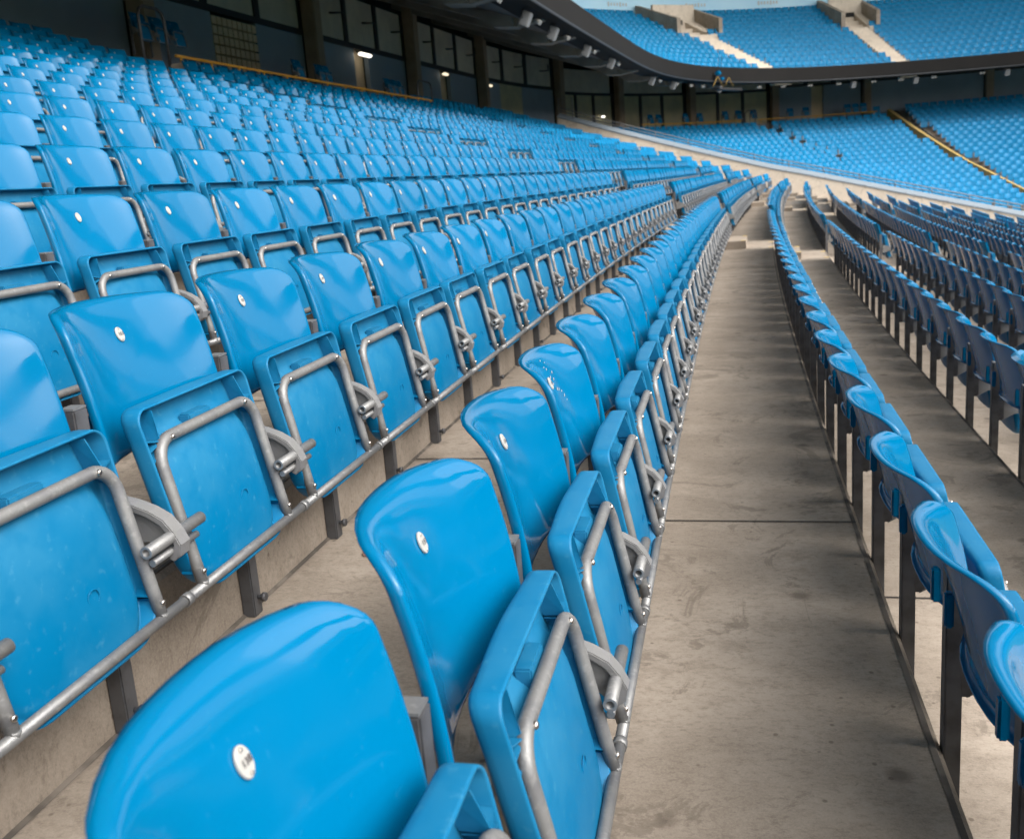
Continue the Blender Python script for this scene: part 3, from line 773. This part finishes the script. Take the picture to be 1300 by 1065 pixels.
# ---- all the other seats: one object
def lod_mesh(level):
    """vertex array, triangles/quads, materials of a simplified seat (pivot coords, floor at 0)"""
    mb = MB()
    def grid(hw, z0, z1, S, ny, nz, rc, m):
        vs = []; 
        for j in range(nz+1):
            z = z0+(z1-z0)*j/nz
            for i in range(ny+1):
                y = -hw+2*hw*i/ny
                yy = y*(1-(rc if j == nz else 0))
                vs.append((S(yy, z), yy, z+F))
        fs = [(j*(ny+1)+i, j*(ny+1)+i+1, (j+1)*(ny+1)+i+1, (j+1)*(ny+1)+i) for j in range(nz) for i in range(ny)]
        mb.add(vs, fs, m, True)
    if level == 0:
        grid(BHW, ZB0, ZB1-.012, back_S, 6, 4, .0, 0)
        grid(BHW, ZB1-.012, ZB1, lambda y, z: back_S(y, z)-.008*(z-ZB1+.012)/.012, 6, 1, .10, 0)
        grid(BHW, ZB0, ZB1-.006, lambda y, z: back_S(y, z)-.022, 6, 2, .0, 0)
        n = 6
        top = [(back_S(-.186+.372*i/n, ZB1)-.008, -.186+.372*i/n, ZB1+F) for i in range(n+1)] + [(back_S(-.186+.372*i/n, ZB1)-.026, -.186+.372*i/n, ZB1-.008+F) for i in range(n+1)]
        mb.add(top, [(i, i+1, n+2+i, n+1+i) for i in range(n)], 0, True)
        for s in (-1, 1):
            mb.add([(back_S(s*BHW, z)+d, s*BHW, z+F) for z in (ZB0, .26, ZB1-.012) for d in (0, -.024)], [(0, 1, 3, 2), (2, 3, 5, 4)], 0, True)
        grid(.200, PZ0+.01, .16, lambda y, z: pan_front(y*.8, z)-.002, 6, 5, 0, 1)
        zt = PZ1
        mb.poly([(rim_x(zt), zt+F), (rim_x(zt)-.046, zt+F), (rim_x(.16)-.046, .16+F), (rim_x(.16)-.034, .16+F), (rim_x(.2)-.034, .205+F)], -.200, .200, 1)
        for s in (-1, 1): mb.poly([(rim_x(zt), zt-.003+F), (rim_x(zt)-.046, zt-.003+F), (rim_x(-.1)-.046, -.11+F), (rim_x(-.1), -.11+F)], s*.208, s*.201, 1)
        grid(.200, PZ0, zt-.002, lambda y, z: pan_rear(y, z), 2, 3, 0, 1)
        mb.tube([(rim_x(z)+.007, y, z+F) for y, z in ((-.190, -.125), (-.190, .115), (-.155, .153), (.155, .153), (.190, .115), (.190, -.125))], .012, 5, 2, caps=False)
        mb.tube([(RX, -.25, RZ+F), (RX, .25, RZ+F)], .011, 5, 2, caps=False)
        mb.poly([(-.134, .072+F), (-.064, .06+F), (.0, .03+F), (.022, -.015+F), (.005, -.046+F), (-.03, -.02+F), (-.134, -.05+F)], YB-.014, YB+.014, 2)
        mb.tube([(.004, YB-.088, F), (.004, YB+.088, F)], .0125, 6, 2)
        mb.box((-.162, YB, (F+.236)/2), (.034, .038, F+.236), 3)
        mb.box((back_S(0, ZP)+.003, 0, ZP+F), (.006, .018, .026), 4, rot=-.4, ax='y')
    else:
        n = 4
        z_ = [ZB0, .26, .36, ZB1]
        vs = [(back_S(-BHW+2*BHW*i/n, z), (-BHW+2*BHW*i/n)*(1 if j < 3 else .93), z+F) for j, z in enumerate(z_) for i in range(n+1)]
        mb.add(vs, [(j*(n+1)+i, j*(n+1)+i+1, (j+1)*(n+1)+i+1, (j+1)*(n+1)+i) for j in range(3) for i in range(n)], 0, True)
        mb.add([(back_S(-.19+.38*i/n, ZB1)-d, -.19+.38*i/n, ZB1-e+F) for d, e in ((0, 0), (.024, .006)) for i in range(n+1)], [(i, i+1, n+2+i, n+1+i) for i in range(n)], 0, True)
        mb.add([(back_S(BHW*s, z)-d, BHW*s, z+F) for s in (-1, 1) for z, d in ((ZB0, 0), (ZB0, .02), (ZB1, .02), (ZB1, 0))], [(0, 1, 2, 3), (4, 5, 6, 7)], 0)
        mb.add([(rim_x(z)-.012, s*.205, z+F) for z in (PZ0, .16, PZ1+.0002) for s in (-1, 1)], [(0, 1, 3, 2)], 1)
        mb.box((rim_x(.19)-.022, 0, .193+F), (.046, .41, .05), 1)
        mb.box((-.03, YB, .01+F), (.04, .05, .22), 2)
    return mb
def scatter(name, items, **tags):
    """items: (lod, x, y, z, heading)"""
    V = []; FI = []; FL = []; MI = []; SM = []; off = 0; lods = {}
    for lv in {q[0] for q in items}:
        m = lod_mesh(lv)
        lods[lv] = (np.array(m.v), m.f, np.array(m.m), np.array(m.sm), np.array([len(f) for f in m.f]), np.concatenate([np.array(f) for f in m.f]))
    for lv, x, y, z, h in items:
        v, f, mi, sm, fl, fi = lods[lv]
        a = -h + rng.normal(0, .004); t = rng.normal(0, .016)
        w = v.copy(); w[:, 0] += (w[:, 2]-F)*t
        c, s = math.cos(a), math.sin(a)
        V.append(np.stack([w[:, 0]*c-w[:, 1]*s+x, w[:, 0]*s+w[:, 1]*c+y, w[:, 2]+z], 1))
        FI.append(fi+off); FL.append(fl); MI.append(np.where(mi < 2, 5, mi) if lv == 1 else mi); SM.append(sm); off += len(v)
    V = np.concatenate(V); FI = np.concatenate(FI); FL = np.concatenate(FL); MI = np.concatenate(MI); SM = np.concatenate(SM)
    me = bpy.data.meshes.new(name); me.vertices.add(len(V)); me.vertices.foreach_set('co', V.ravel())
    me.loops.add(len(FI)); me.loops.foreach_set('vertex_index', FI.astype(np.int32))
    me.polygons.add(len(FL)); me.polygons.foreach_set('loop_start', np.concatenate([[0], np.cumsum(FL)[:-1]]).astype(np.int32))
    me.polygons.foreach_set('loop_total', FL.astype(np.int32))
    for q in (M_BACK, M_PAN, M_GALV, M_LEG, M_PLATE, M_FARSEAT): me.materials.append(q)
    me.polygons.foreach_set('material_index', MI.astype(np.int32)); me.polygons.foreach_set('use_smooth', SM)
    me.update(calc_edges=True); me.validate()
    o = bpy.data.objects.new(name, me); COL.objects.link(o)
    for k_, v_ in tags.items(): o[k_] = v_
    return o
items = []
for q in seats:
    if id(q) in ids: continue
    items.append((0 if q[0] < 34 else 1, q[4], q[5], SZ(q[2]), q[6]))
# far lower stand beyond the parapet
wx, wy, wh = near(0, S_WALL); tw = (math.sin(wh), math.cos(wh))
for r in range(14, -12, -1):
    X = -r*D; u = 43.9
    while u < 84:
        k = kap_at(u); du = .5/max(.12, 1-k*(X+5)); u += du
        if 1-k*(X+5) < .15: continue
        x, y, h = far(X, u)
        if (x-wx)*tw[0]+(y-wy)*tw[1] < 1.0: continue
        if 64.15 < u < 65.42: continue
        if 57.35 < u < 57.95 and r >= 3: continue
        if r > 12 and u < 64.0: continue
        pj = proj(x, y, H(r))
        if not pj or pj[0] > 1480: continue
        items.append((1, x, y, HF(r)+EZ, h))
# upper tier
for r in range(UR):
    X = -5.25-.79*r-.60; u = 33.0
    z = 5.15+UH*r
    while u < 84:
        u += .5/max(.2, 1-kap_at(u)*(X+5))
        if 55.3 < u < 56.5 or 63.1 < u < 64.1: 
            continue
        if (55.0 < u < 57.2 or 62.9 < u < 64.7) and r > 9: continue
        x, y, h = far(X, u); pj = proj(x, y, z)
        if not pj or pj[0] > 1480 or pj[1] < -90: continue
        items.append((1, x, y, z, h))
scatter('stadium_seats', items, kind='stuff', label='thousands of blue tip-up seats filling the stands further off', category='seats')

# ------------------------------------------------------------------ parapet wall across the stand with handrail
root = empty('parapet_wall', (*near(-10, S_WALL)[:2], 2.5), 0, label='sloping pale concrete parapet wall with a white-blue coping across the stand', category='wall')
def para_z(X):
    r = -X/D; z = (r*HU+H2*r*r if r > 0 else r*HD)+EZ
    return z + (1.13 if X < 1 else 1.13-.026*(X-1))
XS = frange(-9.6, 14, 60)
def wallbox(s0, s1, top, bot, slant=0.0):
    mb = MB(); vs = []; n = len(XS)
    for s in (s0, s1):
        for X in XS:
            x, y, h = near(X, s); vs.append((x, y, para_z(X)+top-(slant if s == s0 else 0))); vs.append((x, y, para_z(X)+bot))
    N = 2*n; fs = []
    for i in range(n-1):
        a = 2*i; fs += [(a, a+1, a+3, a+2), (N+a, N+a+2, N+a+3, N+a+1), (a, a+2, N+a+2, N+a), (a+1, N+a+1, N+a+3, a+3)]
    fs += [(0, N, N+1, 1), (N-2, N-1, 2*N-1, 2*N-2)]
    mb.add(vs, fs); return mb
o = wallbox(S_WALL, S_WALL+.22, -.20, -1.9).build('wall', M_CONC_L, root); o.location = -root.location
o = wallbox(S_WALL-.03, S_WALL+.30, 0.03, -.197, .17).build('coping', M_PARA, root); o.location = -root.location
mb = MB()
for i, X in enumerate(frange(-9.2, 13.4, 14)):
    x, y, h = near(X, S_WALL-.035); mb.tube([(x, y, para_z(X)-.15), (x-.0, y-.03, para_z(X)-.15)], .03, 6)
o = mb.build('bolts', M_CAST, root); o.location = -root.location
root = empty('sloping_handrail', (*near(-9.6, S_WALL+.1)[:2], 3.2), 0, label='long twin-tube grey handrail along the top of the sloping parapet', category='handrail')
for dz in (.13, .27):
    mb = MB(); mb.tube([(*near(X, S_WALL+.34)[:2], para_z(X)+dz) for X in XS], .024, 7)
    o = mb.build('rail', M_GALV, root); o.location = -root.location
for X in frange(-9.5, 13.6, 16):
    mb = MB(); x, y, _ = near(X, S_WALL+.34); mb.tube([(x, y, para_z(X)-.02), (x, y, para_z(X)+.27)], .02, 6)
    o = mb.build('post', M_GALV, root); o.location = -root.location
mb = MB(); x, y, _ = near(-9.55, S_WALL+.12); x2, y2, _ = near(-8.9, S_WALL+.12)
mb.tube([(x, y, 3.2), (x, y, 4.45), (x2, y2, 4.45), (x2, y2, 3.1)], .025, 6); o = mb.build('end_hoop', M_GALV, root); o.location = -root.location

# yellow guard rails
def yellow_rail(a, b_, X, z, fn, label, step):
    root = empty('guard_rail', (*fn(X, a)[:2], z-.35), 0, label=label, category='guard rail', group='yellow guard rails above the top row')
    mb = MB(); mb.tube([(*fn(X, u)[:2], z) for u in frange(a, b_, 24)], .028, 8); o = mb.build('rail', M_YELLOW, root); o.location = -root.location
    for u in frange(a+.15, b_-.15, max(1, int((b_-a)/step))):
        mb = MB(); x, y, _ = fn(X, u); mb.tube([(x, y, z-.36), (x, y, z)], .024, 6); o = mb.build('post', M_YELLOW, root); o.location = -root.location
yellow_rail(14.75, 27.9, -9.97, 3.57, near, 'yellow guard rail above the top row of the near left stand', 1.0)
yellow_rail(50.5, 56.6, -9.97, 3.45, far, 'left yellow guard rail above the far corner seats', 1.5)
yellow_rail(57.5, 63.7, -9.97, 3.45, far, 'right yellow guard rail, ending beside the yellow aisle', 1.5)

# yellow sloping rail wall of the far aisle
def slope_bar(u0, u1, up, X0, X1, m, nm, parent):
    mb = MB(); n = 40; vs = []
    for uu in (u0, u1):
        for i in range(n+1):
            X = X0+(X1-X0)*i/n; x, y, h = far(X, uu); z = HF(-X/D)+EZ+up; vs += [(x, y, z), (x, y, z-.5)]
    N = 2*(n+1); fs = []
    for i in range(n):
        q = 2*i; fs += [(q, q+1, q+3, q+2), (N+q, N+q+2, N+q+3, N+q+1), (q, q+2, N+q+2, N+q), (q+1, N+q+1, N+q+3, q+3)]
    fs += [(0, N, N+1, 1), (N-2, 2*N-2, 2*N-1, N-1)]
    mb.add(vs, fs); o = mb.build(nm, m, parent); o.location = -parent.location
root = empty('aisle_divider', (*far(-10, 64.5)[:2], 2.5), 0, label='thin yellow edged divider running down the far aisle at the right', category='divider')
slope_bar(64.54, 64.72, .58, -11.0, 6.5, M_YELLOW2, 'yellow_edge', root)
slope_bar(64.73, 65.05, .46, -11.0, 6.5, M_DARK, 'dark_side', root)

# arched hoop rails
def hoop(fn, X, a, b_, z0, z1, label):
    root = empty('hoop_rail', (*fn(X, a)[:2], z0), 0, label=label, category='hoop rail', group='arched hoop rails at the aisle heads')
    mb = MB(); pts = []
    r = .18
    def q(t, z): c = fn(X, t); return (c[0], c[1], z)
    pts = [q(a, z0), q(a, z1-r), q(a+.05, z1-.06), q(a+r, z1), q(b_-r, z1), q(b_-.05, z1-.06), q(b_, z1-r), q(b_, z0)]
    mb.tube(pts, .03, 8); o = mb.build('hoop', M_LEG, root); o.location = -root.location
    m2 = MB()
    for t in (a, b_): c = q(t, z0+.01); m2.box(c, (.12, .12, .02))
    o = m2.build('foot_plate', M_LEG, root); o.location = -root.location
hoop(near, -10.25, 14.2, 14.95, 3.2, 4.42, 'dark arched hoop rail at the head of the near left aisle')
hoop(near, -10.5, 28.1, 29.3, 3.2, 4.27, 'thin dark arched hoop rail right of the near yellow rail')
hoop(far, -9.9, 56.75, 57.3, 3.0, 4.0, 'small grey hoop rail between the two far yellow rails')
mb = MB(); c = near(-9.9, 14.85); mb.box((c[0], c[1], 3.05), (.3, .40, .75), rot=-c[2], bev=.02)
mb.build('concrete_block', M_CONC_L, label='small brown concrete block at the left end of the near yellow rail', category='block')

# platform chairs behind the rails: copies of the same seat, each its own thing
PL = []
for u in (15.3, 15.85, 16.4): PL.append((near, -10.9, u, 3.74, 'dark blue chair of the trio on the platform beside the hoop rail'))
for i in range(8): PL.append((near, -11.4, 17.6+.62*i, 3.20, 'low dark blue chair in the line under the glass block grid'))
for u in (21.4, 22.6, 22.95): PL.append((near, -10.9, u, 3.5, 'dark blue platform chair left of the lit doorway'))
for u in (27.0, 27.45, 27.9): PL.append((near, -10.9, u, 3.5, 'dark blue platform chair near the right end of the near rail'))
for u in (51.9, 52.4): PL.append((far, -10.7, u, 3.25, 'blue platform chair at the left end of the far yellow rail'))
for u in (54.0, 54.8): PL.append((far, -10.7, u, 3.25, 'blue platform chair left of the far cream doorway'))
for u in (56.2, 56.9, 57.7): PL.append((far, -10.7, u, 3.3, 'blue platform chair beside the far cream doorway'))
for u in (59.6, 60.4): PL.append((far, -10.7, u, 3.25, 'blue platform chair under the far olive windows'))
for u in (62.5, 62.9, 63.3): PL.append((far, -10.7, u, 3.25, 'blue platform chair of the trio at the right end of the far rail'))
seen = {}
for fn, X, u, z, l in PL:
    seen[l] = seen.get(l, 0)+1; x, y, h = fn(X, u)
    o = copy_tree(proto); o.name = 'platform_chair'; o.location = (x, y, z); o.rotation_euler[2] = -h
    o['label'] = l.replace('chair', '%s chair from the left,' % '§', 1) if False else (l + ', %s from left' % ordn(seen[l]) if len(l.split()) < 14 else l); o['category'] = 'chair'; o['group'] = 'chairs on the platform behind the rails'

# ------------------------------------------------------------------ vomitories of the upper tier
for u0, u1, l in ((55.1, 57.1, 'concrete entrance opening high in the upper tier, left of the two'), (63.0, 64.6, 'concrete entrance opening high in the upper tier, right of the two')):
    root = empty('tier_entrance', (*far(-13.2, u0)[:2], 9.0), 0, label=l, category='entrance', group='entrances cut into the upper tier')
    zr = lambda X: 5.15+UH*((-X-5.25)/.79)
    for nm, ua, ub, m in (('side_wall', u0-.12, u0+.06, M_CONC), ('side_wall', u1-.06, u1+.12, M_CONC)):
        mb = MB(); vs = []
        Xa, Xb = -12.9, -17.0
        for uu in (ua, ub):
            for X, z in ((Xa, zr(Xa)-.3), (Xa, zr(Xa)+1.15), (Xb, zr(Xb)+.75), (Xb, zr(Xa)-.3)):
                c = far(X, uu); vs.append((c[0], c[1], z))
        mb.add(vs, [(0, 1, 2, 3), (4, 7, 6, 5), (0, 4, 5, 1), (1, 5, 6, 2), (2, 6, 7, 3), (3, 7, 4, 0)])
        o = mb.build(nm, m, root); o.location = -root.location
    mb = MB(); c = [(*far(-15.6, u0+.06)[:2], zr(-12.9)), (*far(-15.6, u1-.06)[:2], zr(-12.9)), (*far(-15.6, u1-.06)[:2], zr(-16.9)+.6), (*far(-15.6, u0+.06)[:2], zr(-16.9)+.6)]
    mb.add(c + [(*far(-15.8, u0+.06)[:2], zr(-12.9)), (*far(-15.8, u1-.06)[:2], zr(-12.9)), (*far(-15.8, u1-.06)[:2], zr(-16.9)+.6), (*far(-15.8, u0+.06)[:2], zr(-16.9)+.6)],
           [(0, 1, 2, 3), (4, 7, 6, 5), (3, 2, 6, 7), (0, 4, 5, 1)]); o = mb.build('end_wall', M_CONC_L, root); o.location = -root.location
    um = (u0+u1)/2+.2
    mb = MB(); c = far(-15.55, um); mb.box((c[0], c[1], zr(-13)+.75), (.06, .55, 1.4), rot=-c[2]); o = mb.build('door', M_DARK, root); o.location = -root.location
mb = MB()
for u0, u1, Xt in ((55.35, 56.45, -12.9), (63.15, 64.05, -12.9), (56.6, 57.2, -17), (64.2, 64.7, -17)):
    n = 20; Xb = -5.3 if Xt == -12.9 else -12.9
    for i in range(n):
        Xa = Xb+(Xt-Xb)*i/n; Xc = Xb+(Xt-Xb)*(i+1)/n; z = 5.15+UH*((-Xc-5.25)/.79)+.12
        c = [far(Xa, u0), far(Xc, u0), far(Xc, u1), far(Xa, u1)]
        mb.add([(q[0], q[1], z-.5) for q in c] + [(q[0], q[1], z) for q in c], [(4, 5, 6, 7), (0, 1, 5, 4), (1, 2, 6, 5), (2, 3, 7, 6), (3, 0, 4, 7)])
mb.build('upper_aisle_steps', M_CONC_L, kind='structure')

# pale sponsor lettering on the upper wall band (a few unreadable pixels in the photograph)
for u0 in (53.9, 57.3, 60.4):
    for i in range(7):
        mb = MB(); c = far(XB-.03, u0+i*.13); mb.box((c[0], c[1], zt_+1.15), (.03, .10, .26 if i in (0, 4) else .18), rot=-c[2], bev=.01)
        mb.build('wall_lettering', M_WHITE, UBW)
# ------------------------------------------------------------------ lights and loudspeakers under the fascia
SP = [20.44, 24.06, 27.38, 31.2, 35.6, 43.9, 46.4, 48.1, 49.4, 54.2, 55.9, 57.7, 59.5, 61.6, 63.16, 65.0, 67.6, 70.2]
BX = [22.89, 25.72, 30.1, 34.3, 42.6, 46.0, 51.0, 60.4, 64.0, 68.9]
allf = sorted([(u, 's') for u in SP] + [(u, 'b') for u in BX]); ci = {'s': 0, 'b': 0}
for u, t in allf:
    x, y, h = far(-5.35, u); ci[t] += 1
    if t == 's':
        root = empty('spotlight', (x, y, 5.02), -h, label='small white twin spotlight hung under the fascia, %s from the left' % ordn(ci[t]), category='spotlight', group='spotlights under the upper tier fascia')
        for dy in (-.08, .08):
            mb = MB(); mb.tube([(-.04, dy, -.09), (.03, dy, -.13), (.07, dy, -.16)], .08, 10, radii=[.04, .058, .068]); mb.build('lamp_head', M_WHITE, root)
        mb = MB(); mb.tube([(0, -.08, -.08), (0, 0, -.02), (0, .08, -.08)], .012, 6); mb.tube([(0, 0, .08), (0, 0, -.03)], .015, 6); mb.build('bracket', M_FRAME, root)
    else:
        root = empty('loudspeaker', (x, y, 5.0), -h, label='pale grey box loudspeaker hung under the fascia, %s from the left' % ordn(ci[t]), category='loudspeaker', group='loudspeakers under the upper tier fascia')
        mb = MB(); mb.box((0, 0, -.20), (.22, .28, .36), rot=.45, ax='y', bev=.02); mb.build('cabinet', M_GREYBOX, root)
        mb = MB(); mb.tube([(-.04, 0, .08), (-.04, 0, -.1)], .02, 6); mb.tube([(-.04, -.2, -.2), (-.04, -.2, -.02), (-.04, .2, -.02), (-.04, .2, -.2)], .012, 6); mb.build('bracket', M_FRAME, root)
# hanging camera gantry at the corner
x, y, h = far(-4.75, 49.9)
root = empty('hanging_gantry', (x, y, 4.8), -h, label='dark hanging gantry with yellow struts and a blue cover at the corner of the fascia', category='gantry')
mb = MB(); mb.box((0, 1.0, -.1), (.4, 2.4, .12), bev=.02); mb.build('tray', M_FRAME, root)
for a_, b_ in (((0, -.5, 0), (0, 0, .52)), ((0, .55, -.02), (0, 0, .52)), ((0, .75, .1), (0, 1.15, .5)), ((0, 1.6, .05), (0, 1.15, .5))):
    mb = MB(); mb.tube([a_, b_], .022, 6); mb.build('strut', M_STRAP, root)
mb = MB(); mb.box((0, .05, .66), (.25, .32, .24), bev=.06); mb.box((0, .42, .40), (.2, .25, .16), bev=.04); mb.build('cover', M_BACK, root)
mb = MB()
for q in (0, .3): mb.tube([(0, q, .7), (0.05, q+.1, 1.5)], .015, 5)
mb.build('aerial', M_FRAME, root)

# lit strip lamps in the concourse
for i, (fn, X, u, z, L, m, l) in enumerate([(near, -12.3, 28.3, 5.25, .8, M_LAMP, 'bright lit strip lamp over the near doorway'), (near, -12.3, 35.5, 5.25, .4, M_LAMP2, 'small lit lamp over the doorway right of the near rail'),
                                   (near, -12.3, 41.0, 5.2, .3, M_LAMP2, 'small lit lamp near the cream panel at mid left'), (far, -12.3, 50.2, 4.1, .25, M_LAMP, 'small round bright lamp low on the corner wall')]):
    x, y, h = fn(X, u)
    root = empty('strip_lamp', (x, y, z), -h, label=l, category='lamp')
    mb = MB(); mb.box((0, 0, 0), (.16, L, .09), bev=.03); mb.build('diffuser', m, root)
    mb = MB(); mb.box((-.03, 0, .065), (.2, L+.06, .035), bev=.01); mb.build('housing', M_FRAME, root)

# ------------------------------------------------------------------ litter on the floor
mb = MB(); x, y, h = near(-D-.02, .98)
mb.box((x+.02, y, H(1)+EZ+.006), (.05, .03, .010), rot=.5, bev=.003)
mb.build('litter_scrap', mat('litter_red', (.45, .25, .2), .6), label='tiny red and white litter scrap on the floor of the second row', category='litter')
